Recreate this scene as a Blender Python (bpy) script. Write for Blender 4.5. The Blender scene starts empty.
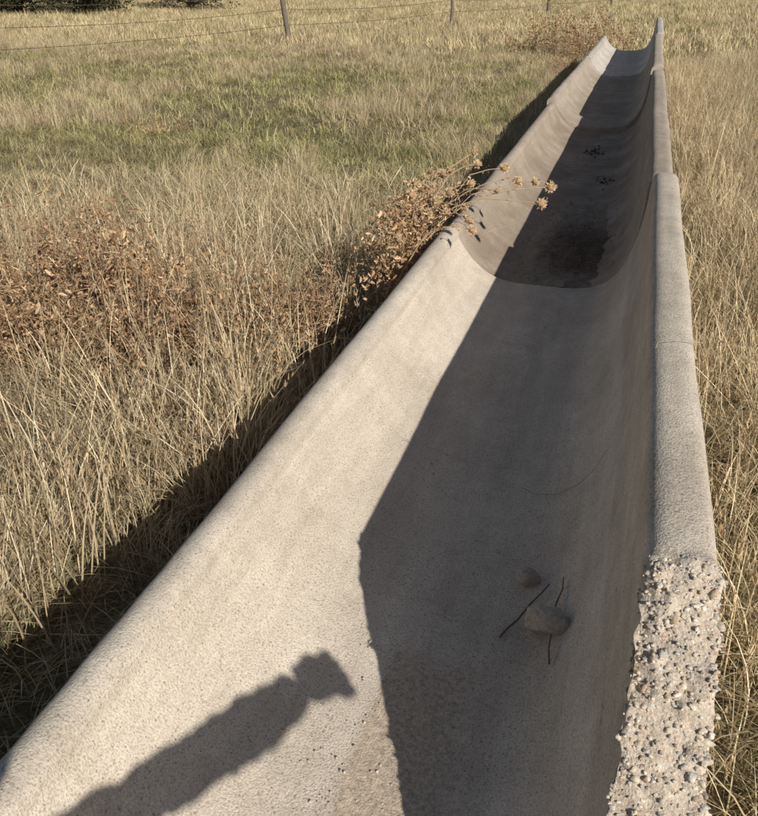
import bpy, math, random
import numpy as np
from mathutils import Vector, Matrix, noise
random.seed(7); np.random.seed(7)
sc = bpy.context.scene
rnd = random.random
def U(a,b): return a+(b-a)*random.random()

# ---------------------------------------------------------------- mesh buffer
class Buf:
    def __init__(s): s.v=[]; s.f=[]; s.c=[]
    def add(s,vs,fs,col):
        o=len(s.v); s.v.extend([tuple(p) for p in vs]); s.f.extend([tuple(i+o for i in f) for f in fs])
        if isinstance(col,list): s.c.extend(col)
        else: s.c.extend([col]*len(vs))
    def tube(s,pts,rad,sides,col):
        vs=[];fs=[]
        n=len(pts)
        for i,p in enumerate(pts):
            p=Vector(p)
            d=(Vector(pts[min(i+1,n-1)])-Vector(pts[max(i-1,0)])).normalized()
            a=d.orthogonal().normalized(); b=d.cross(a)
            r=rad[i] if isinstance(rad,(list,tuple)) else rad
            for k in range(sides):
                t=2*math.pi*k/sides
                vs.append(p+a*math.cos(t)*r+b*math.sin(t)*r)
        for i in range(n-1):
            for k in range(sides):
                fs.append((i*sides+k,i*sides+(k+1)%sides,(i+1)*sides+(k+1)%sides,(i+1)*sides+k))
        fs.append(tuple(range(sides))[::-1]); fs.append(tuple((n-1)*sides+k for k in range(sides)))
        s.add(vs,fs,col)
    def blade(s,base,az,h,lean,w,col,segs=4,faz=None,curl=0.0):
        faz=az+math.pi/2+U(-.8,.8) if faz is None else faz
        wx,wy=math.cos(faz),math.sin(faz)
        vs=[];cs=[];fs=[]
        for i in range(segs+1):
            t=i/segs
            out=h*(lean*t+curl*t*t*t); z=h*(t-0.25*lean*t*t-0.55*curl*t**3)
            x=base[0]+math.cos(az)*out; y=base[1]+math.sin(az)*out; zz=base[2]+z
            ww=w*.5*(1-t)**.6+w*.06
            vs+= [(x-wx*ww,y-wy*ww,zz),(x+wx*ww,y+wy*ww,zz)]
            k=.5+.5*min(1,t*1.8)  # root shading painted into the vertex colour: darker base, full tone higher up
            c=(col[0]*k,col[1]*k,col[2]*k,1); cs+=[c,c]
            if i<segs: fs.append((2*i,2*i+1,2*i+3,2*i+2))
        s.add(vs,fs,cs)
        return vs[-1]
    def leaf(s,p,size,col,elong=2.0):
        az=U(0,6.28); M=Matrix.Rotation(az,3,'Z')@Matrix.Rotation(U(-1.3,1.3),3,'X')@Matrix.Rotation(U(-1.3,1.3),3,'Y')
        c1=U(-1.8,1.8); c2=U(-1.2,1.2)
        vs=[];fs=[]
        for i in range(4):
            t=i/3; wd=size*.5*math.sin(math.pi*(.15+.8*t))*U(.7,1.2)
            for j in (-1,0,1):
                q=Vector((t*size*elong*math.cos(c1*t), j*wd+U(-.08,.08)*size, size*elong*.6*math.sin(c1*t)+abs(j)*wd*c2+U(-.16,.16)*size))
                vs.append(Vector(p)+M@q)
        for i in range(3):
            for j in range(2):
                fs.append((i*3+j,i*3+j+1,(i+1)*3+j+1,(i+1)*3+j))
        s.add(vs,fs,col)
    def obj(s,name,mat,smooth=False,link=True):
        me=bpy.data.meshes.new(name); me.from_pydata(s.v,[],s.f)
        a=me.color_attributes.new("Col",'FLOAT_COLOR','POINT')
        a.data.foreach_set("color",np.array([ (c[0],c[1],c[2],1) for c in s.c],dtype=np.float32).ravel())
        if smooth: me.polygons.foreach_set("use_smooth",[True]*len(me.polygons))
        me.materials.append(mat); me.update()
        o=bpy.data.objects.new(name,me)
        if link: sc.collection.objects.link(o)
        return o

# ---------------------------------------------------------------- node helpers
def newmat(name):
    m=bpy.data.materials.new(name); m.use_nodes=True
    nt=m.node_tree; nt.nodes.clear()
    return m,nt
def N(nt,t,**kw):
    n=nt.nodes.new(t)
    for k,v in kw.items(): setattr(n,k,v)
    return n
def L(nt,a,b): nt.links.new(a,b)
def noi(nt,vec,scale,detail=4,rough=.55,dist=0):
    n=N(nt,'ShaderNodeTexNoise'); n.inputs['Scale'].default_value=scale; n.inputs['Detail'].default_value=detail
    n.inputs['Roughness'].default_value=rough; n.inputs['Distortion'].default_value=dist
    if vec is not None: L(nt,vec,n.inputs['Vector'])
    return n.outputs['Fac']
def ramp(nt,fac,stops):
    r=N(nt,'ShaderNodeValToRGB'); e=r.color_ramp.elements
    e[0].position=stops[0][0]; e[0].color=stops[0][1]; e[1].position=stops[1][0]; e[1].color=stops[1][1]
    for p,c in stops[2:]:
        x=e.new(p); x.color=c
    L(nt,fac,r.inputs['Fac']); return r.outputs['Color']
def g(v): return (v,v,v,1)
def mix(nt,mode,fac,a,b):
    m=N(nt,'ShaderNodeMix',data_type='RGBA',blend_type=mode)
    for s,val in ((m.inputs['Factor'],fac),(m.inputs[6],a),(m.inputs[7],b)):
        if isinstance(val,(int,float)): s.default_value=val
        elif isinstance(val,tuple): s.default_value=val
        else: L(nt,val,s)
    return m.outputs[2]
def math_(nt,op,a,b=None,clamp=False):
    m=N(nt,'ShaderNodeMath',operation=op,use_clamp=clamp)
    for i,val in enumerate((a,b)):
        if val is None: continue
        if isinstance(val,(int,float)): m.inputs[i].default_value=val
        else: L(nt,val,m.inputs[i])
    return m.outputs[0]
def mrange(nt,val,a,b):
    r=N(nt,'ShaderNodeMapRange'); r.interpolation_type='SMOOTHSTEP'; r.inputs['From Min'].default_value=a; r.inputs['From Max'].default_value=b
    L(nt,val,r.inputs['Value']); return r.outputs[0]
def bsdf(nt,col,rough=.9,bump=None,strength=.3,dist=.01,spec=.2):
    b=N(nt,'ShaderNodeBsdfPrincipled'); o=N(nt,'ShaderNodeOutputMaterial')
    if isinstance(col,tuple): b.inputs['Base Color'].default_value=col
    else: L(nt,col,b.inputs['Base Color'])
    b.inputs['Roughness'].default_value=rough
    b.inputs['Specular IOR Level'].default_value=spec
    if bump is not None:
        bn=N(nt,'ShaderNodeBump'); bn.inputs['Strength'].default_value=strength; bn.inputs['Distance'].default_value=dist
        L(nt,bump,bn.inputs['Height']); L(nt,bn.outputs[0],b.inputs['Normal'])
    L(nt,b.outputs[0],o.inputs['Surface']); return b

# ---------------------------------------------------------------- concrete
def concrete(name,base,dirt=0.0,seed=0.0,first=False):
    m,nt=newmat(name)
    geo=N(nt,'ShaderNodeNewGeometry'); pos=geo.outputs['Position']
    mp=N(nt,'ShaderNodeMapping'); mp.inputs['Location'].default_value=(seed,seed*2,seed*3); L(nt,pos,mp.inputs['Vector']); v=mp.outputs[0]
    sepn=N(nt,'ShaderNodeSeparateXYZ'); L(nt,pos,sepn.inputs[0])
    big=noi(nt,v,2.2,3,.6,.4); med=noi(nt,v,14,4,.65); fine=noi(nt,v,230,2,.7)
    mp2=N(nt,'ShaderNodeMapping'); mp2.inputs['Scale'].default_value=(5,.7,5); L(nt,v,mp2.inputs['Vector'])
    streak=noi(nt,mp2.outputs[0],3,3,.6,.6)
    c=ramp(nt,big,[(.3,(base[0]*.88,base[1]*.87,base[2]*.86,1)),(.7,(base[0]*1.07,base[1]*1.07,base[2]*1.08,1))])
    c=mix(nt,'MULTIPLY',.7,c,ramp(nt,med,[(.3,g(.88)),(.68,g(1.06))]))
    c=mix(nt,'MULTIPLY',.7,c,ramp(nt,streak,[(.3,(.83,.81,.79,1)),(.65,g(1.06))]))
    c=mix(nt,'MULTIPLY',1,c,ramp(nt,fine,[(.32,g(.66)),(.5,g(1.0)),(.72,g(1.2))]))
    stn=noi(nt,v,5.5,5,.75,.8)
    c=mix(nt,'MULTIPLY',ramp(nt,stn,[(.57,g(0)),(.72,g(.55))]),c,(.74,.70,.64,1))
    if first:
        wob=math_(nt,'MULTIPLY',math_(nt,'SUBTRACT',noi(nt,v,9,4,.7),.5),.16)
        e1=math_(nt,'ADD',sepn.outputs['Y'],wob)
        e2=math_(nt,'ADD',sepn.outputs['X'],math_(nt,'MULTIPLY',wob,.2))
        msk=math_(nt,'MULTIPLY',mrange(nt,e1,1.25,1.20),math_(nt,'MULTIPLY',mrange(nt,e2,-.347,-.343),mrange(nt,e2,-.05,-.2)))
        rough_c=mix(nt,'MULTIPLY',1,(base[0]*.90,base[1]*.82,base[2]*.74,1),ramp(nt,noi(nt,v,90,3,.8),[(.35,g(.5)),(.65,g(1.2))]))
        c=mix(nt,'MIX',math_(nt,'MULTIPLY',msk,.75),c,rough_c)
    vo=N(nt,'ShaderNodeTexVoronoi'); vo.inputs['Scale'].default_value=170; L(nt,v,vo.inputs['Vector'])
    sp=N(nt,'ShaderNodeSeparateColor'); L(nt,vo.outputs['Color'],sp.inputs[0])
    pick=math_(nt,'GREATER_THAN',sp.outputs[0],.80); near=math_(nt,'LESS_THAN',vo.outputs['Distance'],.40)
    m1=math_(nt,'MULTIPLY',pick,near)
    grains=ramp(nt,sp.outputs[1],[(.0,(.14,.12,.10,1)),(.35,(.34,.24,.17,1)),(.6,(.66,.61,.55,1)),(1,(.18,.17,.16,1))])
    c=mix(nt,'MIX',math_(nt,'MULTIPLY',m1,.62),c,grains)
    hi=mrange(nt,sepn.outputs['Z'],.46,.54)
    c=mix(nt,'MULTIPLY',math_(nt,'MULTIPLY',hi,ramp(nt,med,[(.3,g(1)),(.7,g(.5))])),c,(.77,.775,.78,1))
    if dirt>0:
        lo=mrange(nt,sepn.outputs['Z'],.60,.3)
        d=math_(nt,'MULTIPLY',lo,ramp(nt,noi(nt,v,4,4,.7,.3),[(.25,g(.15)),(.6,g(1))]))
        d=math_(nt,'MULTIPLY',d,dirt)
        c=mix(nt,'MIX',d,c,mix(nt,'MIX',fine,(.10,.07,.045,1),(.32,.25,.18,1)))
    h=math_(nt,'ADD',math_(nt,'MULTIPLY',fine,.8),math_(nt,'MULTIPLY',med,.6))
    bsdf(nt,c,.92,h,.55,.006,.15)
    return m
mat_c1=concrete('weathered_concrete',(.64,.56,.455),.05,0,True)
mat_c2=concrete('weathered_concrete_dirty',(.50,.42,.335),.75,3.1)
mat_c3=concrete('weathered_concrete_far',(.53,.46,.37),.6,6.2)
mat_c4=concrete('weathered_concrete_clean',(.60,.55,.48),.0,9.7)

# broken aggregate
mat_agg,nt=newmat('exposed_aggregate')
geo=N(nt,'ShaderNodeNewGeometry'); v=geo.outputs['Position']
vo=N(nt,'ShaderNodeTexVoronoi'); vo.inputs['Scale'].default_value=130; L(nt,v,vo.inputs['Vector'])
sp=N(nt,'ShaderNodeSeparateColor'); L(nt,vo.outputs['Color'],sp.inputs[0])
cement=ramp(nt,noi(nt,v,45,5,.75),[(.3,(.44,.355,.27,1)),(.66,(.72,.62,.50,1))])
stc=ramp(nt,sp.outputs[1],[(0,(.46,.30,.21,1)),(.3,(.64,.55,.44,1)),(.6,(.42,.37,.31,1)),(1,(.72,.68,.60,1))])
msk=math_(nt,'MULTIPLY',math_(nt,'GREATER_THAN',sp.outputs[0],.40),math_(nt,'LESS_THAN',vo.outputs['Distance'],.48))
c=mix(nt,'MIX',math_(nt,'MULTIPLY',msk,.65),cement,stc)
fine=noi(nt,v,260,3,.7)
c=mix(nt,'MULTIPLY',.9,c,ramp(nt,fine,[(.3,g(.62)),(.7,g(1.18))]))
h=math_(nt,'ADD',math_(nt,'MULTIPLY',noi(nt,v,80,5,.75),1.0),math_(nt,'MULTIPLY',fine,.4))
bsdf(nt,c,.95,h,.7,.009,.15)

def attr_mat(name,rough=.85,transl=0.0,spec=.2,objrand=True,bumpscale=None,lawn=False,varia=1.0):
    m,nt=newmat(name)
    at=N(nt,'ShaderNodeAttribute'); at.attribute_name='Col'; c=at.outputs['Color']
    geo=N(nt,'ShaderNodeNewGeometry'); pos=geo.outputs['Position']
    if objrand:
        oi=N(nt,'ShaderNodeObjectInfo')
        c=mix(nt,'MULTIPLY',varia,c,ramp(nt,oi.outputs['Random'],[(0,(.74,.71,.67,1)),(.5,g(1.0)),(1,(1.18,1.17,1.12,1))]))
    if lawn:
        sx=N(nt,'ShaderNodeSeparateXYZ'); L(nt,pos,sx.inputs[0])
        band=math_(nt,'MULTIPLY',mrange(nt,sx.outputs['Y'],4.2,7.5),mrange(nt,sx.outputs['Y'],19,12.5))
        lefty=mrange(nt,sx.outputs['X'],-.6,-1.6)
        n=noi(nt,pos,.5,4,.6)
        f=math_(nt,'ADD',math_(nt,'MULTIPLY',math_(nt,'MULTIPLY',band,lefty),.33),math_(nt,'MULTIPLY',math_(nt,'SUBTRACT',n,.5),2.1))
        f=math_(nt,'ADD',f,.10)
        f=math_(nt,'MULTIPLY',f,2.0,True)
        gcol=mix(nt,'MULTIPLY',1,c,(.56,.68,.43,1))
        c=mix(nt,'MIX',math_(nt,'MULTIPLY',f,.74),c,gcol)
        n2=noi(nt,pos,2.4,3,.6)
        c=mix(nt,'MULTIPLY',1,c,ramp(nt,n2,[(.3,(.64,.61,.57,1)),(.7,(1.27,1.23,1.17,1))]))
    b=N(nt,'ShaderNodeBsdfPrincipled'); o=N(nt,'ShaderNodeOutputMaterial')
    if bumpscale:
        bn=N(nt,'ShaderNodeBump'); bn.inputs['Strength'].default_value=.6; bn.inputs['Distance'].default_value=.005
        nn=noi(nt,pos,bumpscale,4,.7); L(nt,nn,bn.inputs['Height']); L(nt,bn.outputs[0],b.inputs['Normal'])
        c=mix(nt,'MULTIPLY',1,c,ramp(nt,nn,[(.3,g(.65)),(.7,g(1.2))]))
    L(nt,c,b.inputs['Base Color']); b.inputs['Roughness'].default_value=rough; b.inputs['Specular IOR Level'].default_value=spec
    if transl>0:
        t=N(nt,'ShaderNodeBsdfTranslucent'); L(nt,c,t.inputs['Color'])
        mx=N(nt,'ShaderNodeMixShader'); mx.inputs[0].default_value=transl
        L(nt,b.outputs[0],mx.inputs[1]); L(nt,t.outputs[0],mx.inputs[2]); L(nt,mx.outputs[0],o.inputs['Surface'])
    else: L(nt,b.outputs[0],o.inputs['Surface'])
    return m
mat_grass=attr_mat('grass_blades',.7,.15)
mat_lawn=attr_mat('field_grass',.75,0,lawn=True,varia=.5)
mat_weed=attr_mat('dried_weed',.8,.15,objrand=False)
mat_tree=attr_mat('tree_foliage_bark',.85,0)
mat_stone=attr_mat('stone',.9,0,objrand=False,bumpscale=110)
mat_wood=attr_mat('weathered_wood',.9,0,objrand=False,bumpscale=40)

# ---------------------------------------------------------------- feed bunk sections
INNER=[(.108,.80),(.104,.70),(.092,.58),(.068,.47),(.022,.37),(-.05,.305),(-.15,.279),(-.3,.272),(-.46,.276),(-.56,.303),(-.64,.355),(-.70,.42),(-.735,.475)]
def catmull(P,n):
    out=[]; P=[P[0]]+P+[P[-1]]
    m=len(P)-3
    for i in range(n):
        t=i/(n-1)*m; k=min(int(t),m-1); u=t-k
        p0,p1,p2,p3=[np.array(P[k+j]) for j in range(4)]
        out.append(.5*((2*p1)+(-p0+p2)*u+(2*p0-5*p1+4*p2-p3)*u*u+(-p0+3*p1-3*p2+p3)*u**3))
    return np.array(out)
IC=catmull(INNER,400)
def inner_x_at(z):
    i=np.argmin(np.abs(IC[:120,1]-z)); return IC[i,0],i
def smooth(a,b,x):
    t=max(0,min(1,(x-a)/(b-a))); return t*t*(3-2*t)
def profile(h,broken):
    pts=[];tag=[]
    hr=h-.045*(1-broken)-.008*broken
    for i in range(16):
        z=hr*i/16; pts.append((.235-.02*z/.85,z)); tag.append(0)
    xo=.235-.02*hr/.85; xi,ii=inner_x_at(min(.80,hr))
    if broken>0: xi,ii=inner_x_at(min(.80,h-.0))
    for i in range(22):
        t=i/21
        a=abs(2*t-1); e=(1-a**2.6)**(1/2.6) if a<1 else 0
        pts.append((xo+(xi-xo)*(.5-.5*math.copysign(abs(1-2*t)**.8,1-2*t)), hr+(h-hr)*e)); tag.append(1)
    n=90
    idx=np.linspace(ii+1,399,n).astype(int)
    for k in idx: pts.append((IC[k,0],IC[k,1])); tag.append(2)
    for i in range(1,14):
        a=math.pi*i/14
        pts.append((-.779+.044*math.cos(a), .478+.047*math.sin(a)**.85)); tag.append(3)
    for i in range(10):
        t=i/9; pts.append((-.823+.03*t,.475*(1-t))); tag.append(3)
    return pts,tag
def bunk(name,y0,y1,mat,dx=0,dz=0,rotz=0,near=False,seed=0,tip=0):
    ys=[]; y=y0
    while y<y1-.07:
        ys.append(y); y+= .006 if (near and y<1.12) else .05
    ys+= [y1-.04,y1-.025,y1-.012,y1-.004,y1]
    vs=[];fs=[];mi=[]
    n=None
    for y in ys:
        h=.85;br=0
        if near:
            hb=np.interp(y,[.2,.4,.56,.70,.86,.97,1.02],[.34,.42,.50,.615,.755,.838,.85])
            h=float(hb); br=1-smooth(.985,1.03,y+.02*noise.noise((y*3,0,1)))
        else:
            h-=.014*(1-smooth(0,.04,y-y0))
        h-=.02*(1-smooth(0,.04,y1-y))**2
        pr,tag=profile(h,br); n=len(pr)
        for j,(x,z) in enumerate(pr):
            p=Vector((x,y,z)); q=Vector((x+seed,y*.6,z))
            amp=.0045
            x+=amp*noise.noise(q*3.1)*1.6; z+=(amp*noise.noise(q*2.7+Vector((9,3,1)))*1.3 if z>.02 else 0)
            x+=.0012*noise.noise(q*22); 
            if z>.02: z+=.0012*noise.noise(q*25+Vector((5,5,5)))
            if near and br>0 and tag[j]==1:
                f=br
                d=.018*noise.noise(p*11)+.010*noise.noise(p*31+Vector((3,1,2)))+.006*noise.noise(p*70)+.004*noise.noise(p*140)
                z+=f*d; 
                edge=abs((j-16)/21*2-1)
                x+=f*(.009*noise.noise(p*22+Vector((7,7,7)))+.005*noise.noise(p*80))*(1 if edge>.5 else .5)
            if near and br>0 and tag[j]==0 and z>h-.12:
                x+=br*.007*noise.noise(p*30)*smooth(h-.12,h,z)
            if near and br>0 and tag[j]==2 and z>h-.10 and x>0:
                x+=br*.012*noise.noise(p*26)*smooth(h-.10,h,z)
            y_=y-.02*noise.noise((x*14,z*14,0)) if (near and y<.26) else y
            vs.append((x,y_,z))
    for i in range(len(ys)-1):
        yy=.5*(ys[i]+ys[i+1])
        for j in range(n-1):
            fs.append((i*n+j,i*n+j+1,(i+1)*n+j+1,(i+1)*n+j))
            m=0
            if near:
                lim=1.0+.06*noise.noise((j*.22,0,4))+.025*noise.noise((j*.9,2,4))
                if 15<=j<=38 and yy<lim: m=1
                if j>=12 and j<15 and yy<lim-.03*(15-j): m=1
                if 38<j<=41 and yy<lim-.12: m=1
            mi.append(m)
    for i in range(len(ys)-1): fs.append((i*n,(i+1)*n,(i+1)*n+n-1,i*n+n-1)); mi.append(0)
    fs.append(tuple(range(n))[::-1]); mi.append(1 if near else 0)
    o=(len(ys)-1)*n; fs.append(tuple(range(o,o+n))); mi.append(0)
    me=bpy.data.meshes.new(name); me.from_pydata(vs,[],fs)
    me.materials.append(mat); me.materials.append(mat_agg)
    me.polygons.foreach_set('material_index',mi)
    sm=[True]*len(fs); sm[-1]=False; sm[-2]=False
    me.polygons.foreach_set('use_smooth',sm); me.update()
    ob=bpy.data.objects.new(name,me); sc.collection.objects.link(ob)
    yc=(y0+y1)/2
    ob.matrix_world=Matrix.Translation((dx,yc,dz))@Matrix.Rotation(rotz,4,'Z')@Matrix.Translation((0,-yc,0))
    es=me.edges
    sh=me.attributes.new('sharp_edge','BOOLEAN','EDGE')
    vals=[(e.vertices[0]<n and e.vertices[1]<n) or (e.vertices[0]>=o and e.vertices[1]>=o) for e in es]
    sh.data.foreach_set('value',vals)
    return ob,vs,n,ys
b1,v1,n1,ys1=bunk('concrete_feed_bunk',.2,3.69,mat_c1,near=True)
bunk('concrete_feed_bunk',3.71,8.27,mat_c2,dx=-.012,dz=-.03,rotz=.002,seed=11)
bunk('concrete_feed_bunk',8.30,12.65,mat_c3,dx=-.022,dz=.010,rotz=-.002,seed=23)
bunk('concrete_feed_bunk',12.68,17.1,mat_c4,dx=.006,dz=.03,rotz=-.001,seed=37)

# pebbles embedded in the broken zone
pb=Buf()
import bmesh
bm=bmesh.new(); bmesh.ops.create_icosphere(bm,subdivisions=2,radius=1); ICOV=[v.co.copy() for v in bm.verts]; ICOF=[tuple(v.index for v in f.verts) for f in bm.faces]
bm.free(); bm=bmesh.new(); bmesh.ops.create_icosphere(bm,subdivisions=4,radius=1); ICOV4=[v.co.copy() for v in bm.verts]; ICOF4=[tuple(v.index for v in f.verts) for f in bm.faces]; bm.free()
def stone(buf,p,sx,sy,sz,col,lump=.25,flat=None,rot=None,hi=False):
    M=(Matrix.Rotation(U(0,6.28),3,'Z')@Matrix.Rotation(U(-.5,.5),3,'X')) if rot is None else rot
    s=Vector((U(0,50),U(0,50),U(0,50)))
    pl=[Vector((random.gauss(0,1),random.gauss(0,1),random.gauss(0,.8))).normalized() for _ in range(11)] if hi else []
    off=[U(.72,.88) for _ in pl]
    vs=[]
    for c in (ICOV4 if hi else ICOV):
        if hi:
            # angular broken-concrete chunk: sphere cut by random facets, slightly roughened
            k=1.0
            for nrm,o_ in zip(pl,off):
                d=c.dot(nrm)
                if d>1e-3: k=min(k,o_/d)
            k*=1+.05*noise.noise(c*3+s)+.025*noise.noise(c*9+s)
        else:
            k=1+lump*noise.noise(c*1.3+s)+lump*.4*noise.noise(c*3+s)
        vs.append(Vector(p)+M@Vector((c.x*sx*k,c.y*sy*k,c.z*sz*k)))
    buf.add(vs,ICOF4 if hi else ICOF,col)
pcols=[(.50,.37,.27),(.62,.54,.43),(.50,.43,.36),(.66,.60,.50),(.58,.48,.37),(.52,.48,.42),(.68,.59,.47),(.45,.37,.29),(.60,.53,.42)]
for i in range(2400):
    y=U(.42,1.0); k=int((y-.2)/.006); j=random.randint(16,37) if rnd()<.92 else random.randint(14,39)
    if k>=len(ys1) : continue
    p=v1[k*n1+j]
    r=random.choice([.0012,.0015,.002,.002,.0025,.0025,.003,.003,.0035,.0045]) 
    if rnd()<.015: r=.007
    c=random.choice(pcols); q=U(.8,1.15)
    stone(pb,(p[0]+U(-.003,.003),p[1]+U(-.004,.004),p[2]-r*.6),r*U(.9,1.5),r,r*U(.6,.95),(c[0]*q,c[1]*q,c[2]*q),.7)
mat_peb=attr_mat('pebbles',.9,0,objrand=False,bumpscale=160)
po=pb.obj('exposed_pebbles',mat_peb,True); po.parent=b1

# loose stones and sticks in the trough
st=Buf()
stone(st,(-.028,1.345,.344),.060,.038,.034,(.50,.42,.33),rot=Matrix.Rotation(-.25,3,'Z')@Matrix.Rotation(-.30,3,'Y'),hi=True); st.obj('stone',mat_stone,True)
st=Buf()
stone(st,(-.088,1.52,.308),.032,.025,.023,(.46,.39,.31),rot=Matrix.Rotation(.1,3,'Z'),hi=True); st.obj('stone',mat_stone,True)
def stick(name,pts,r,col,mat=None):
    b=Buf(); b.tube(pts,[r*(1-.4*i/(len(pts)-1)) for i in range(len(pts))],6,col); return b.obj(name,mat or mat_wood,True)
stick('stick',[(-.124,1.322,.289),(-.110,1.352,.294),(-.093,1.375,.300),(-.070,1.430,.309),(-.050,1.462,.318),(-.036,1.49,.325)],.0026,(.20,.15,.11))
stick('stick',[(-.008,1.22,.345),(-.014,1.26,.350),(-.013,1.30,.352)],.0023,(.20,.15,.11))
stick('stick',[(-.016,1.375,.352),(-.010,1.42,.350),(-.004,1.45,.352),(-.006,1.495,.350)],.0023,(.20,.15,.11))
stick('dry_grass_stem',[(-.16,1.93,.286),(-.12,1.905,.288),(-.06,1.90,.304),(.0,1.915,.345),(.035,1.935,.39),(.055,1.96,.435)],.0011,(.40,.32,.22))
stick('dry_grass_stem',[(.105,1.70,.70),(.108,1.74,.79),(.125,1.77,.857),(.17,1.79,.858),(.222,1.81,.852),(.26,1.84,.80)],.0011,(.5,.42,.28))
stick('dry_grass_stem',[(-.55,2.05,.31),(-.42,2.06,.279),(-.3,2.02,.279),(-.2,2.03,.281)],.0007,(.4,.34,.25))

# dirt drift in second bunk, feathering out onto the floor
nx,ny=70,100; vs=[];fs=[]
for i in range(ny):
    for j in range(nx):
        x=-.58+.62*j/(nx-1); y=3.735+2.1*i/(ny-1)
        fx=math.sin(math.pi*j/(nx-1))**.6; fy=math.sin(math.pi*min(1,(i/(ny-1)*.80+.20)))**.8
        zf=float(np.interp(-x,[-.108,-.068,-.022,.05,.15,.3,.46,.56,.64],[.62,.47,.37,.305,.279,.272,.276,.303,.355]))-.03
        n_=noise.noise((x*7,y*5,0))+.6*noise.noise((x*16,y*14,5))
        zz=zf-.030+fx*fy*(.056+.022*n_)+(.006*noise.noise((x*25,y*25,2))+.003*noise.noise((x*70,y*70,2)))*fx
        if x>0: zz-=x*.5
        vs.append((x,y,zz))
for i in range(ny-1):
    for j in range(nx-1): fs.append((i*nx+j,i*nx+j+1,(i+1)*nx+j+1,(i+1)*nx+j))
me=bpy.data.meshes.new('dirt_drift'); me.from_pydata(vs,[],fs); me.polygons.foreach_set('use_smooth',[True]*len(fs))
md,nt=newmat('dirt'); geo=N(nt,'ShaderNodeNewGeometry'); v=geo.outputs['Position']
n1_=noi(nt,v,60,5,.75)
mpd=N(nt,'ShaderNodeMapping'); mpd.inputs['Location'].default_value=(.18/.28*1,-4.35/.62,-.25); mpd.inputs['Scale'].default_value=(1/.28,1/.62,1); L(nt,v,mpd.inputs['Vector'])
ln=N(nt,'ShaderNodeVectorMath',operation='LENGTH'); L(nt,mpd.outputs[0],ln.inputs[0])
rr=math_(nt,'ADD',ln.outputs['Value'],math_(nt,'MULTIPLY',math_(nt,'SUBTRACT',noi(nt,v,8,4,.7),.5),.9))
dark=ramp(nt,n1_,[(.3,(.08,.055,.035,1)),(.5,(.17,.12,.08,1)),(.75,(.31,.23,.155,1))])
lite=ramp(nt,n1_,[(.3,(.20,.16,.12,1)),(.5,(.32,.26,.195,1)),(.75,(.45,.375,.29,1))])
bsdf(nt,mix(nt,'MIX',mrange(nt,rr,.45,1.0),dark,lite),1,n1_,.8,.010,.1)
me.materials.append(md); dp=bpy.data.objects.new('dirt_drift',me); sc.collection.objects.link(dp)
lf=Buf()
for i in range(260):
    y=U(3.9,5.2) if rnd()<.6 else U(3.8,8.0); x=U(-.52,.0)
    z=.262+ (.02 if y<5.2 else 0)
    if x>-.08: z+=(x+.08)**2*6
    q=U(.8,1.6); lf.leaf((x,y,z),U(.003,.008),(.17*q,.125*q,.085*q))
for cx,cy in ((-.02,6.8),(-.10,6.1),(-.3,7.2),(-.02,7.5)):
    for i in range(34):
        q=U(.5,1.1); lf.leaf((cx+random.gauss(0,.04),cy+random.gauss(0,.09),.255),U(.01,.018),(.13*q,.09*q,.06*q))
lf.obj('leaf_litter',mat_weed)
cr=Buf()
for i in range(330):
    x=U(-.5,-.1); y=U(.5,3.6) if rnd()<.5 else U(.8,1.3); r=random.choice([.001,.0015,.002,.003]); q=U(.8,1.3)
    stone(cr,(x,y,.276+r*.3),r,r,r*.7,(.5*q,.43*q,.34*q))
cr.obj('gravel_crumbs',mat_stone,True)

# ---------------------------------------------------------------- ground
def gz(x,y):
    d=max(abs(x+.3)-.9,0); f=min(1,d/2)
    return f*(.05*noise.noise((x*.25,y*.25,0))+.025*noise.noise((x*1.1,y*1.1,3)))
def axis(lo,hi,fine_lo,fine_hi,step):
    a=list(np.arange(fine_lo,fine_hi,step)); x=fine_hi; s=step
    while x<hi: a.append(x); s*=1.25; x+=s
    a.append(hi); x=fine_lo; s=step
    while x>lo: s*=1.25; x-=s; a.append(max(x,lo))
    return sorted(set(a))
xs=axis(-600,600,-14,6,.25); ysg=axis(-300,900,-3,22,.25)
vs=[(x,y,gz(x,y) if abs(x)<60 and y<90 else 0) for y in ysg for x in xs]; w=len(xs)
fs=[(i*w+j,i*w+j+1,(i+1)*w+j+1,(i+1)*w+j) for i in range(len(ysg)-1) for j in range(w-1)]
me=bpy.data.meshes.new('ground'); me.from_pydata(vs,[],fs); me.polygons.foreach_set('use_smooth',[True]*len(fs))
mg,nt=newmat('grass_ground'); geo=N(nt,'ShaderNodeNewGeometry'); v=geo.outputs['Position']
a=noi(nt,v,.45,4,.6); b=noi(nt,v,9,5,.7); c_=noi(nt,v,70,3,.7)
straw=ramp(nt,b,[(.3,(.19,.15,.09,1)),(.5,(.36,.29,.18,1)),(.72,(.54,.45,.30,1))])
green=ramp(nt,b,[(.3,(.11,.10,.05,1)),(.5,(.23,.21,.11,1)),(.72,(.40,.36,.21,1))])
col=mix(nt,'MIX',ramp(nt,a,[(.42,g(0)),(.58,g(.8))]),straw,green)
col=mix(nt,'MULTIPLY',1,col,ramp(nt,c_,[(.3,g(.5)),(.7,g(1.25))]))
bsdf(nt,col,1,math_(nt,'ADD',b,c_),1,.05,.05)
me.materials.append(mg); go=bpy.data.objects.new('ground',me); sc.collection.objects.link(go)

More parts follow.
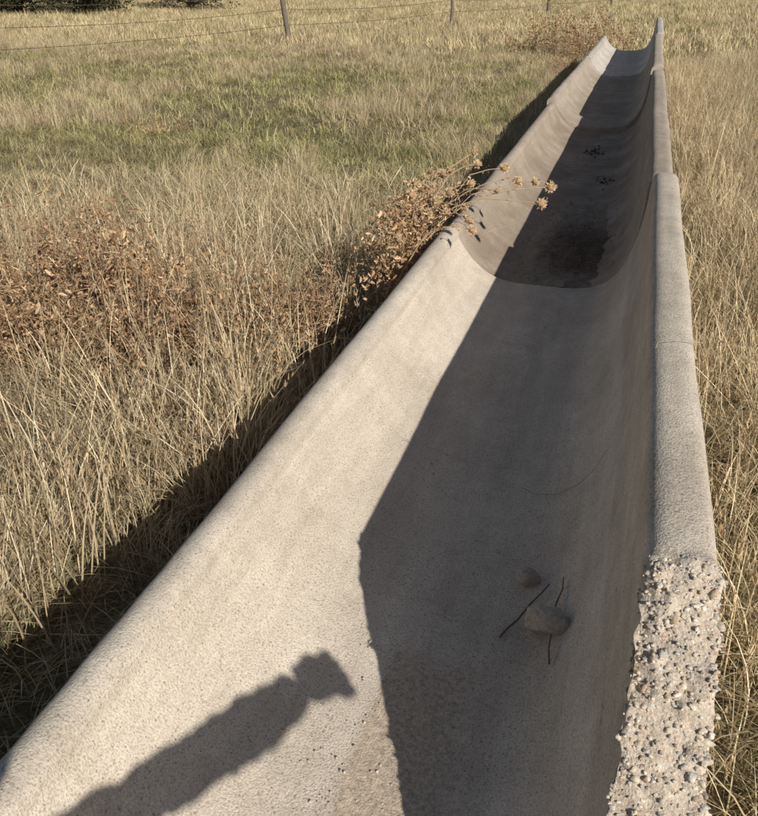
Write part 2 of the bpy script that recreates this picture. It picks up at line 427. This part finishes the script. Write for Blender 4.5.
# ---------------------------------------------------------------- grass
STRAW=[(.80,.665,.44),(.70,.57,.36),(.88,.755,.53),(.57,.45,.28),(.76,.61,.39),(.42,.33,.20)]
GREEN=[(.25,.27,.11),(.30,.31,.13),(.35,.33,.16),(.19,.22,.09)]
def tuft(n,r,h0,h1,w,lean,pgreen,curl=.4,heads=0.0,segs=4,square=False,clump=0):
    b=Buf()
    cl=[(U(-r,r),U(-r,r),U(.5,1.5),U(0,6.28)) for _ in range(clump)] if clump else None
    for i in range(n):
        a=U(0,6.28)
        hs=1
        if square:
            base=(U(-r,r),U(-r,r),-.02)
            if clump and rnd()<.7:
                k=random.choice(cl); base=(k[0]+random.gauss(0,r*.09),k[1]+random.gauss(0,r*.09),-.02); hs=k[2]; a=k[3]+U(-1.5,1.5)
        else:
            rr=r*math.sqrt(rnd()); base=(rr*math.cos(a),rr*math.sin(a),-.02)
        c=random.choice(GREEN if rnd()<pgreen else STRAW); q=U(.70,1.15); c=(c[0]*q,c[1]*q,c[2]*q)
        az=a+U(-1.2,1.2); h=U(h0,h1)*U(.7,1)*hs
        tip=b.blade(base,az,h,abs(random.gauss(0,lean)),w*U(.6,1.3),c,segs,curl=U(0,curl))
        if rnd()<heads:
            for k in range(12):
                p=(tip[0]+U(-.007,.007),tip[1]+U(-.007,.007),tip[2]-.09*rnd())
                b.blade(p,U(0,6.28),U(.012,.03),U(.2,.8),.0045,(c[0]*.95,c[1]*.85,c[2]*.8),1)
    return b
kinds={}
def make_kind(name,specs,mat):
    col=bpy.data.collections.new(name)
    for i,s in enumerate(specs):
        o=tuft(**s).obj('%s_tuft_%02d'%(name,i),mat,link=False); col.objects.link(o)
    kinds[name]=col
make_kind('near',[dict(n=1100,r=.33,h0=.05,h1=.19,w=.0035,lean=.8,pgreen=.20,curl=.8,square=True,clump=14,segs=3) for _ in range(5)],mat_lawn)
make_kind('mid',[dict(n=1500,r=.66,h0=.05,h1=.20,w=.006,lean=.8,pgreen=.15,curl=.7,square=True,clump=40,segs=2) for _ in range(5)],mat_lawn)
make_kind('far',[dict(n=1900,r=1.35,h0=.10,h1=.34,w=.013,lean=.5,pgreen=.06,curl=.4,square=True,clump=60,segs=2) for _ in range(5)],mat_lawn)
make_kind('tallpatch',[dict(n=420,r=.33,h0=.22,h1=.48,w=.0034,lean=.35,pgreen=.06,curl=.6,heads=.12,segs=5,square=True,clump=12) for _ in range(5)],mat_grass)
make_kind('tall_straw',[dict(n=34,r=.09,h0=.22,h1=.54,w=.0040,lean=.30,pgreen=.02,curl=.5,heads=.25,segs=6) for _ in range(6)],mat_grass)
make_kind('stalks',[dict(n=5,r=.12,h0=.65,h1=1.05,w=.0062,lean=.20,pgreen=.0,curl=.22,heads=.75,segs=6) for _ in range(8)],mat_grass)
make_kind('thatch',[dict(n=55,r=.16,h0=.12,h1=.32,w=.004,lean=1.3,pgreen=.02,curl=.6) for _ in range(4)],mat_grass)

def scatter(name,colname,P,scl,tilt=.15,quarter=False):
    P=np.array(P); n=len(P)
    me=bpy.data.meshes.new(name); me.from_pydata([tuple(p) for p in P],[],[])
    rz=np.random.uniform(0,6.28,n) if not quarter else np.random.randint(0,4,n)*math.pi/2+np.random.uniform(-.15,.15,n)
    rot=np.stack([np.random.uniform(-tilt,tilt,n),np.random.uniform(-tilt,tilt,n),rz],1).astype(np.float32)
    a=me.attributes.new('rot','FLOAT_VECTOR','POINT'); a.data.foreach_set('vector',rot.ravel())
    a=me.attributes.new('scl','FLOAT','POINT'); a.data.foreach_set('value',np.array(scl,dtype=np.float32))
    a=me.attributes.new('idx','INT','POINT'); a.data.foreach_set('value',np.random.randint(0,20,n).astype(np.int32))
    ob=bpy.data.objects.new(name,me); sc.collection.objects.link(ob)
    ng=bpy.data.node_groups.new(name+'_gn','GeometryNodeTree')
    ng.interface.new_socket('Geometry',in_out='INPUT',socket_type='NodeSocketGeometry')
    ng.interface.new_socket('Geometry',in_out='OUTPUT',socket_type='NodeSocketGeometry')
    gi=ng.nodes.new('NodeGroupInput'); go_=ng.nodes.new('NodeGroupOutput')
    ip=ng.nodes.new('GeometryNodeInstanceOnPoints'); ci=ng.nodes.new('GeometryNodeCollectionInfo')
    ci.inputs['Collection'].default_value=kinds[colname]; ci.inputs['Separate Children'].default_value=True; ci.inputs['Reset Children'].default_value=True
    ip.inputs['Pick Instance'].default_value=True
    def na(nm,t):
        x=ng.nodes.new('GeometryNodeInputNamedAttribute'); x.data_type=t; x.inputs['Name'].default_value=nm; return x.outputs['Attribute']
    ng.links.new(gi.outputs[0],ip.inputs['Points']); ng.links.new(ci.outputs[0],ip.inputs['Instance'])
    ng.links.new(na('idx','INT'),ip.inputs['Instance Index'])
    e2r=ng.nodes.new('FunctionNodeEulerToRotation'); ng.links.new(na('rot','FLOAT_VECTOR'),e2r.inputs[0]); ng.links.new(e2r.outputs[0],ip.inputs['Rotation'])
    ng.links.new(na('scl','FLOAT'),ip.inputs['Scale']); ng.links.new(ip.outputs[0],go_.inputs[0])
    md_=ob.modifiers.new('scatter','NODES'); md_.node_group=ng
    return ob
def pn(x,y,s,o=0): return noise.noise((x*s+o,y*s,o))
def grid(x0,x1,y0,y1,step,test):
    out=[]
    y=y0
    while y<y1:
        x=x0
        while x<x1:
            if test(x,y): out.append((x+U(-.04,.04)*step,y+U(-.08,.08)*step,gz(x,y)))
            x+=step
        y+=step
    return out
def vis_left(x,y): return x>-(y*1.0+3.0)
G=[]
G+=grid(-.86-.40-.6*12,-.86-.34,-.6,8,.6,lambda x,y: vis_left(x,y))
G+=grid(.25+.42,3.4,-.6,8,.6,lambda x,y: True)
G+=grid(-.86-.40-.6*1,-.86-.34,8,17.4,.6,lambda x,y:True)
G+=grid(.25+.42,.25+.42+.61,8,17.4,.6,lambda x,y:True)
scatter('dry_grass','near',G,[U(.97,1.08) for _ in G],.0,True)
G=grid(-2.7-1.2*30,-2.6,8.3,20,1.2,lambda x,y: vis_left(x,y))+grid(2.1,9,8.3,20,1.2,lambda x,y:True)+grid(-2.7,2.1,18,20,1.2,lambda x,y:True)
G+=grid(-2.7-1.2*30,-8.4,2.3,8.3,1.2,lambda x,y: vis_left(x,y)) 
scatter('dry_grass','mid',G,[U(.97,1.12) for _ in G],.0,True)
G=grid(-62,26,21,62,2.4,lambda x,y: -y*1.0-4<x<y*.4+2)
scatter('dry_grass','far',G,[U(.97,1.15) for _ in G],.0,True)

TS,SK,TH=[],[],[]; sTS,sSK,sTH=[],[],[]
for i in range(1200):
    x=-1.12-2.8*rnd()**1.3; y=U(.1,4.8)
    if rnd()<.42+1.5*pn(x,y,1.1,2): TS.append((x,y,gz(x,y))); sTS.append(U(.55,1.3))
for i in range(520):
    x=U(-5.5,-1.2); y=U(.3,6.5)
    if rnd()<.5+pn(x,y,.9,4): TH.append((x,y,gz(x,y))); sTH.append(U(.6,1.2))
for i in range(150):
    x=-1.30-1.6*rnd()**1.2; y=U(.9,3.2)
    SK.append((x,y,gz(x,y))); sSK.append(U(.5,.98))
for i in range(260):
    x=-1.02-.4*rnd()**1.5; y=U(4,17); TS.append((x,y,gz(x,y))); sTS.append(U(.3,.65))
for i in range(260):
    x=.42+.5*rnd(); y=U(-.1,17); TS.append((x,y,gz(x,y))); sTS.append(U(.6,1.1))
for i in range(60):
    x=.62+.7*rnd(); y=U(1.2,9); SK.append((x,y,gz(x,y))); sSK.append(U(.7,1.0))
for i in range(250):
    x=.55+3*rnd(); y=U(0,9); TH.append((x,y,gz(x,y))); sTH.append(U(.7,1.2))
for i in range(3400):
    y=5+20*rnd(); x=U(-y*1.0,-1.4)
    if pn(x,y,.5,7)>.08 - .25*smooth(15,20,y): TS.append((x,y,gz(x,y))); sTS.append(U(.35,.85))
scatter('tall_dry_grass','tall_straw',TS,sTS,.18)
scatter('dry_grass_stalks','stalks',SK,sSK,.18)
scatter('flattened_dry_grass','thatch',TH,sTH,.3)
G=grid(.25+.46,3.2,-.4,14,.6,lambda x,y: pn(x,y,.5,8)>-.22)+grid(1.0,6,14,19,.6,lambda x,y:rnd()<.6)
scatter('tall_dry_grass','tallpatch',G,[U(.85,1.05) for _ in G],.0,True)

# ---------------------------------------------------------------- dried broadleaf weeds
RUST=[(.45,.275,.14),(.54,.35,.19),(.35,.21,.11),(.62,.44,.27),(.23,.14,.08),(.47,.32,.19)]
def weed_patch(name,cx,cy,rx,ry,n,h,ls=1.0,nl=46):
    b=Buf()
    for i in range(n):
        a=U(0,6.28); r=math.sqrt(rnd()); x=cx+rx*r*math.cos(a); y=cy+ry*r*math.sin(a); z=gz(x,y)
        hh=h*U(.4,1.15)*(1.1-.4*r); d=Vector((U(-.8,.8),U(-.8,.8),1)).normalized()
        if x>-1.35: d=Vector((U(-.5,.1),U(-.5,.5),1)).normalized()
        p=Vector((x,y,z)); pts=[p]
        for k in range(4):
            d=(d+Vector((U(-.4,.4) if x<-1.35 else U(-.3,.2),U(-.4,.4),U(-.25,.15)))).normalized(); p=p+d*hh/3.2; pts.append(p)
        c=random.choice(RUST); b.tube(pts,[.0035,.003,.0025,.002,.001],4,(c[0]*.8,c[1]*.8,c[2]*.8))
        pc=U(.65,1.2)
        for k in range(nl):
            t=U(.2,1)*4; i0=min(3,int(t)); q=pts[i0].lerp(pts[i0+1],t-i0)+Vector((random.gauss(0,.028),random.gauss(0,.028),random.gauss(0,.018)))
            c=random.choice(RUST); m=U(.6,1.3)*pc; b.leaf(q,U(.004,.012)*ls,(c[0]*m,c[1]*m,c[2]*m),U(1.8,4.0))
        for k in range(6):
            p0=random.choice(pts[1:]); e=p0+Vector((U(-.10,.04),U(-.10,.10),U(-.02,.11)))
            c=random.choice(RUST); b.tube([p0,p0.lerp(e,.5)+Vector((0,0,.01)),e],[.0018,.0014,.0008],3,c)
    return b.obj(name,mat_weed)
weed_patch('dried_dock_weeds',-2.30,2.90,.62,.33,220,.62,1.35)
weed_patch('dried_dock_weeds',-3.0,2.5,.5,.35,80,.50,1.25)
weed_patch('dried_dock_weeds',-1.62,3.3,.25,.3,24,.38,1.1)
weed_patch('dried_dock_weeds',-1.28,3.15,.10,.40,34,.42,1.1)
weed_patch('dried_dock_weeds',-5.2,8.2,.35,.3,14,.14)
weed_patch('dried_brush',-1.6,19.6,1.5,1.0,80,1.0,2.2)
weed_patch('dried_brush',-1.35,15.8,.2,1.2,30,.55)

# thistle leaning over the lip
def burr(b,p,r,col):
    p=Vector(p); stone(b,p,r*.6,r*.6,r*.55,(col[0]*.7,col[1]*.65,col[2]*.6),.2)
    for k in range(90):
        d=Vector((random.gauss(0,1),random.gauss(0,1),random.gauss(0,1)+.2)).normalized()
        s=d.orthogonal().normalized()*r*.13; q=U(.75,1.25)
        e=p+d*r*U(.8,1.15)
        b.add([p+d*r*.4-s,p+d*r*.4+s,e],[(0,1,2)],(col[0]*q,col[1]*q,col[2]*q))
th=Buf(); root=Vector((-1.0,3.65,0))
heads=[(-.74,4.10,.74),(-.34,3.88,.70),(-.50,3.92,.71),(-.58,3.78,.69),(-.62,3.40,.60),(-.80,3.72,.68),(-.90,4.0,.70),(-.43,4.02,.69),(-.36,3.72,.66),
       (-.98,3.7,.66),(-1.0,3.85,.68),(-.86,3.55,.62),(-.92,3.6,.6),(-.97,3.4,.56),(-.88,4.1,.70),(-.72,3.85,.70),(-1.05,3.6,.6),(-.60,4.1,.73),(-.93,3.3,.56),(-.78,4.2,.78),
       (-.95,3.95,.72),(-.84,3.62,.66),(-1.02,4.1,.66),(-.90,3.48,.60),(-.70,3.62,.64),(-.66,3.50,.62),(-.77,3.55,.63)]
TC=(.64,.47,.29)
for hpt in heads:
    hpt=Vector(hpt); r0=root+Vector((U(-.12,.04),U(-.3,.3),0))
    mid=Vector((U(-1.0,-.90),r0.y*.5+hpt.y*.5,U(.44,.56)))
    pts=[r0]
    for k in range(1,9):
        t=k/8; q=(1-t)**2*r0+2*t*(1-t)*mid*1.0+t*t*hpt
        q.z=(1-t)**2*r0.z+2*t*(1-t)*(mid.z+.25)+t*t*hpt.z
        pts.append(q+Vector((U(-.012,.012),U(-.012,.012),U(-.009,.009))))
    pts[-1]=hpt
    th.tube(pts,[.0042-.0022*k/8 for k in range(9)],5,(.48,.35,.21))
    q=U(.75,1.12); burr(th,hpt,U(.021,.033),(TC[0]*q,TC[1]*q,TC[2]*q))
    for k in range(24):
        q=pts[random.randint(3,8)]+Vector((random.gauss(0,.014),random.gauss(0,.014),random.gauss(0,.012)))
        c=random.choice(RUST); th.leaf(q,U(.004,.011),(c[0]*1.1,c[1]*1.1,c[2]*1.1),2.6)
for i in range(2700):
    q=Vector((-.98+random.gauss(0,.07),3.62+random.gauss(0,.22),U(.2,.66)))
    if q.x>-.85 and q.z<.56: q.z=U(.55,.64)
    c=random.choice(RUST); m=U(.7,1.35); th.leaf(q,U(.005,.014),(c[0]*m,c[1]*m,c[2]*m),2.8)
th.obj('dried_thistle',mat_weed)

# ---------------------------------------------------------------- fence
fl0=Vector((-8.9,20.9,0)); fd=Vector((2.28,9.1,0))
def post(p,h,lx,ly,r):
    b=Buf(); pts=[Vector(p)+Vector((lx*t,ly*t,h*t-.1)) for t in (0,.2,.4,.6,.8,1)]
    pts=[q+Vector((U(-.01,.01),U(-.01,.01),0)) for q in pts]
    b.tube(pts,[r*1.1,r*1.05,r,r*.98,r*.95,r*.85],9,(.17,.14,.11)); return b
fence=bpy.data.objects.new('barbed_wire_fence',None); sc.collection.objects.link(fence)
P=[]
for k in range(-2,4):
    p=fl0+fd*k; lean={0:(-.22,0),1:(-.03,0)}.get(k,(U(-.06,.06),0)); P.append((p,lean))
    o=post(p,1.55,lean[0],lean[1],.07 if k!=1 else .05).obj('post_%d'%(k+3),mat_wood,True); o.parent=fence
for wi,hz in enumerate((.42,.78,1.15)):
    b=Buf()
    for i in range(len(P)-1):
        (p,l),(q,m_)=P[i],P[i+1]; pts=[]
        for s in range(15):
            t=s/14; a=p+Vector((l[0]*hz/1.4,0,hz)); c=q+Vector((m_[0]*hz/1.4,0,hz)); z=a.lerp(c,t); z.z-=.07*4*t*(1-t)*(1+.3*wi)
            pts.append(z)
        b.tube(pts,.006,4,(.08,.06,.045))
        for s in range(60):
            t=s/60; k=min(13,int(t*14)); z=pts[k].lerp(pts[k+1],t*14-k)
            b.tube([z+Vector((-.012,0,-.022)),z+Vector((.012,0,.022))],.003,3,(.08,.06,.045))
    o=b.obj('wire_%d'%(wi+1),mat_wood); o.parent=fence

# ---------------------------------------------------------------- cedar trees (far left)
def cedar(seed):
    random.seed(seed); b=Buf(); H=U(5.5,7.5)
    b.tube([(0,0,-.1),(.05,.02,H*.3),(0,.06,H*.65),(.03,0,H)],[.2,.15,.09,.02],8,(.13,.09,.065))
    for i in range(60):
        z=U(.15,H*.95) if i>18 else U(.1,1.1); L_=(1-z/H)**.7*U(1.4,2.6)+.2; a=U(0,6.28)
        d=Vector((math.cos(a),math.sin(a),U(-.05,.4))); s=Vector((0,0,z)); e=s+d*L_
        b.tube([s,s.lerp(e,.5)+Vector((0,0,-.05)),e],[.04,.025,.01],5,(.12,.085,.06))
        for j in range(6):
            c0=s.lerp(e,U(.3,1.05))+Vector((U(-.25,.25),U(-.25,.25),U(-.2,.2))); q=U(.5,1.3)
            for k in range(22):
                p=c0+Vector((random.gauss(0,.16),random.gauss(0,.16),random.gauss(0,.12)))
                m=q*U(.7,1.3); b.leaf(p,U(.035,.075),(.075*m,.08*m,.04*m),2.4)
    return b.obj('cedar_tree',mat_tree)
t0=cedar(3); t1=cedar(8)
spots=[(-28.5,29.5),(-25.5,31.0),(-23.0,32.2),(-31.5,27.5),(-35,25),(-20.6,36.8)]
random.seed(99)
t0.location=(-27,30.5,0); t1.location=(-23.6,33.0,0)
for i,(x,y) in enumerate(spots):
    o=bpy.data.objects.new('cedar_tree',(t0 if i%2 else t1).data); sc.collection.objects.link(o)
    o.location=(x,y,0); o.rotation_euler=(0,0,U(0,6.28)); s=U(.75,1.15); o.scale=(s,s,s*U(.85,1.1))

# ---------------------------------------------------------------- photographer (standing behind the viewpoint, casts the arm shadow)
mc,nt=newmat('jacket_cloth'); geo=N(nt,'ShaderNodeNewGeometry')
sx=N(nt,'ShaderNodeSeparateXYZ'); L(nt,geo.outputs['Position'],sx.inputs[0])
cl=ramp(nt,math_(nt,'DIVIDE',sx.outputs['Z'],2.0),[(0,(.03,.02,.015,1)),(.05,(.06,.07,.11,1)),(.44,(.22,.17,.10,1)),(.76,(.45,.28,.2,1)),(.865,(.05,.035,.02,1))])
cl.node.color_ramp.interpolation='CONSTANT'
wv=noi(nt,geo.outputs['Position'],18,3,.6); bsdf(nt,cl,.85,wv,.4,.02,.2)
wr=bpy.data.textures.new('cloth_wrinkles','CLOUDS'); wr.noise_scale=.04; wr.noise_depth=2
def skin(name,verts,edges,rad,root,mat,sub=2,wrinkle=0):
    me=bpy.data.meshes.new(name); me.from_pydata(verts,edges,[]); ob=bpy.data.objects.new(name,me); sc.collection.objects.link(ob)
    m=ob.modifiers.new('skin','SKIN'); 
    for i,r in enumerate(rad):
        r=(r,r) if not isinstance(r,tuple) else r
        me.skin_vertices[0].data[i].radius=r
    me.skin_vertices[0].data[root].use_root=True
    s=ob.modifiers.new('sub','SUBSURF'); s.levels=sub; s.render_levels=sub
    if wrinkle:
        d=ob.modifiers.new('wr','DISPLACE'); d.texture=wr; d.strength=wrinkle; d.mid_level=.5; d.texture_coords='LOCAL'
    me.materials.append(mat); m.use_smooth_shade=True
    return ob
bx,by=.24,-.68
V=[(bx,by,.95),(bx,by,1.10),(bx,by+.01,1.28),(bx,by+.02,1.42),(bx-.01,by+.04,1.52),(bx-.02,by+.07,1.60),(bx-.03,by+.09,1.70),
   (bx+.10,by,.88),(bx+.11,by+.02,.50),(bx+.12,by-.01,.09),(bx+.13,by+.14,.04),
   (bx-.10,by,.88),(bx-.11,by+.02,.50),(bx-.12,by-.01,.09),(bx-.13,by+.14,.04),
   (bx+.20,by+.07,1.41),(.545,-.33,1.325),(.622,-.10,1.265),(.668,.03,1.240),
   (bx-.16,by+.08,1.42),(.15,-.26,1.33),(.06,-.19,1.42),(.03,-.16,1.48)]
E=[(0,1),(1,2),(2,3),(3,4),(4,5),(5,6),(0,7),(7,8),(8,9),(9,10),(0,11),(11,12),(12,13),(13,14),(3,15),(15,16),(16,17),(17,18),(3,19),(19,20),(20,21),(21,22)]
R_=[(.15,.11),(.145,.10),(.16,.11),(.13,.09),.055,.085,.09,.085,.062,.045,.04,.085,.062,.045,.04,.065,.047,.048,.040,.07,.055,.042,.03]
ph=skin('photographer',V,E,R_,0,mc,3,.036)
mskin,nt=newmat('skin'); bsdf(nt,(.5,.3,.22,1),.6)
def hand(name,w,d,up,curl=1.0):
    w=Vector(w); d=Vector(d).normalized(); up=Vector(up).normalized(); s=d.cross(up).normalized()
    vs=[w,w+d*.05,w+d*.085]; es=[(0,1),(1,2)]; rd=[(.030,.034),(.044,.028),(.042,.026)]
    for k,(o,l) in enumerate(((-.03,.07),(-.01,.082),(.011,.076),(.031,.06))):
        a=w+d*.080+s*o; i=len(vs); vs+= [a,a+d*l*.40-up*.006,a+d*l*.42-up*.030,a+d*l*.12-up*.034]; es+=[(2,i),(i,i+1),(i+1,i+2),(i+2,i+3)]; rd+=[.0125,.0115,.0105,.0095]
    i=len(vs); a=w+d*.03-s*.032; vs+=[a,a+d*.035-s*.012-up*.022,a+d*.06+s*.008-up*.036]; es+=[(1,i),(i,i+1),(i+1,i+2)]; rd+=[.015,.0125,.011]
    return skin(name,vs,es,rd,0,mskin)
h1=hand('right_hand',(.668,.022,1.240),(.36,.86,-.14),(.68,-.3,.56)); h1.parent=ph
h2=hand('left_hand',(.035,-.165,1.47),(-.3,.35,.75),(-.7,0,.6)); h2.parent=ph

# ---------------------------------------------------------------- light
S=Vector((.68,-.60,.56)).normalized()
el=math.asin(S.z); 
sl=bpy.data.lights.new('sun','SUN'); sl.energy=5.0; sl.angle=math.radians(.53); sl.color=(1,.955,.88)
so=bpy.data.objects.new('sun',sl); sc.collection.objects.link(so); so.rotation_euler=S.to_track_quat('Z','Y').to_euler(); so.location=(6,-6,8)
wd=bpy.data.worlds.new('World'); sc.world=wd; wd.use_nodes=True; nt=wd.node_tree
bg=nt.nodes['Background']; sky=nt.nodes.new('ShaderNodeTexSky'); sky.sky_type='NISHITA'; sky.sun_disc=False
sky.sun_elevation=el; sky.sun_rotation=math.atan2(S.x,S.y)
nt.links.new(sky.outputs[0],bg.inputs['Color']); bg.inputs['Strength'].default_value=.058
sc.view_settings.view_transform='Standard'; sc.view_settings.look='None'; sc.view_settings.exposure=0

# ---------------------------------------------------------------- camera
p=math.radians(29.0); yw=math.radians(17.2)
F=Vector((-math.sin(yw)*math.cos(p),math.cos(yw)*math.cos(p),-math.sin(p))); Rr=Vector((math.cos(yw),math.sin(yw),0)); Uu=Rr.cross(F)
cam=bpy.data.cameras.new('camera'); cam.sensor_fit='VERTICAL'; cam.sensor_height=24; cam.sensor_width=24; cam.lens=24*785/816
cam.clip_start=.02; cam.clip_end=2000
co=bpy.data.objects.new('camera',cam); sc.collection.objects.link(co)
M=Matrix((( Rr.x,Uu.x,-F.x,0),(Rr.y,Uu.y,-F.y,0),(Rr.z,Uu.z,-F.z,1.6),(0,0,0,1))); co.matrix_world=M
sc.camera=co
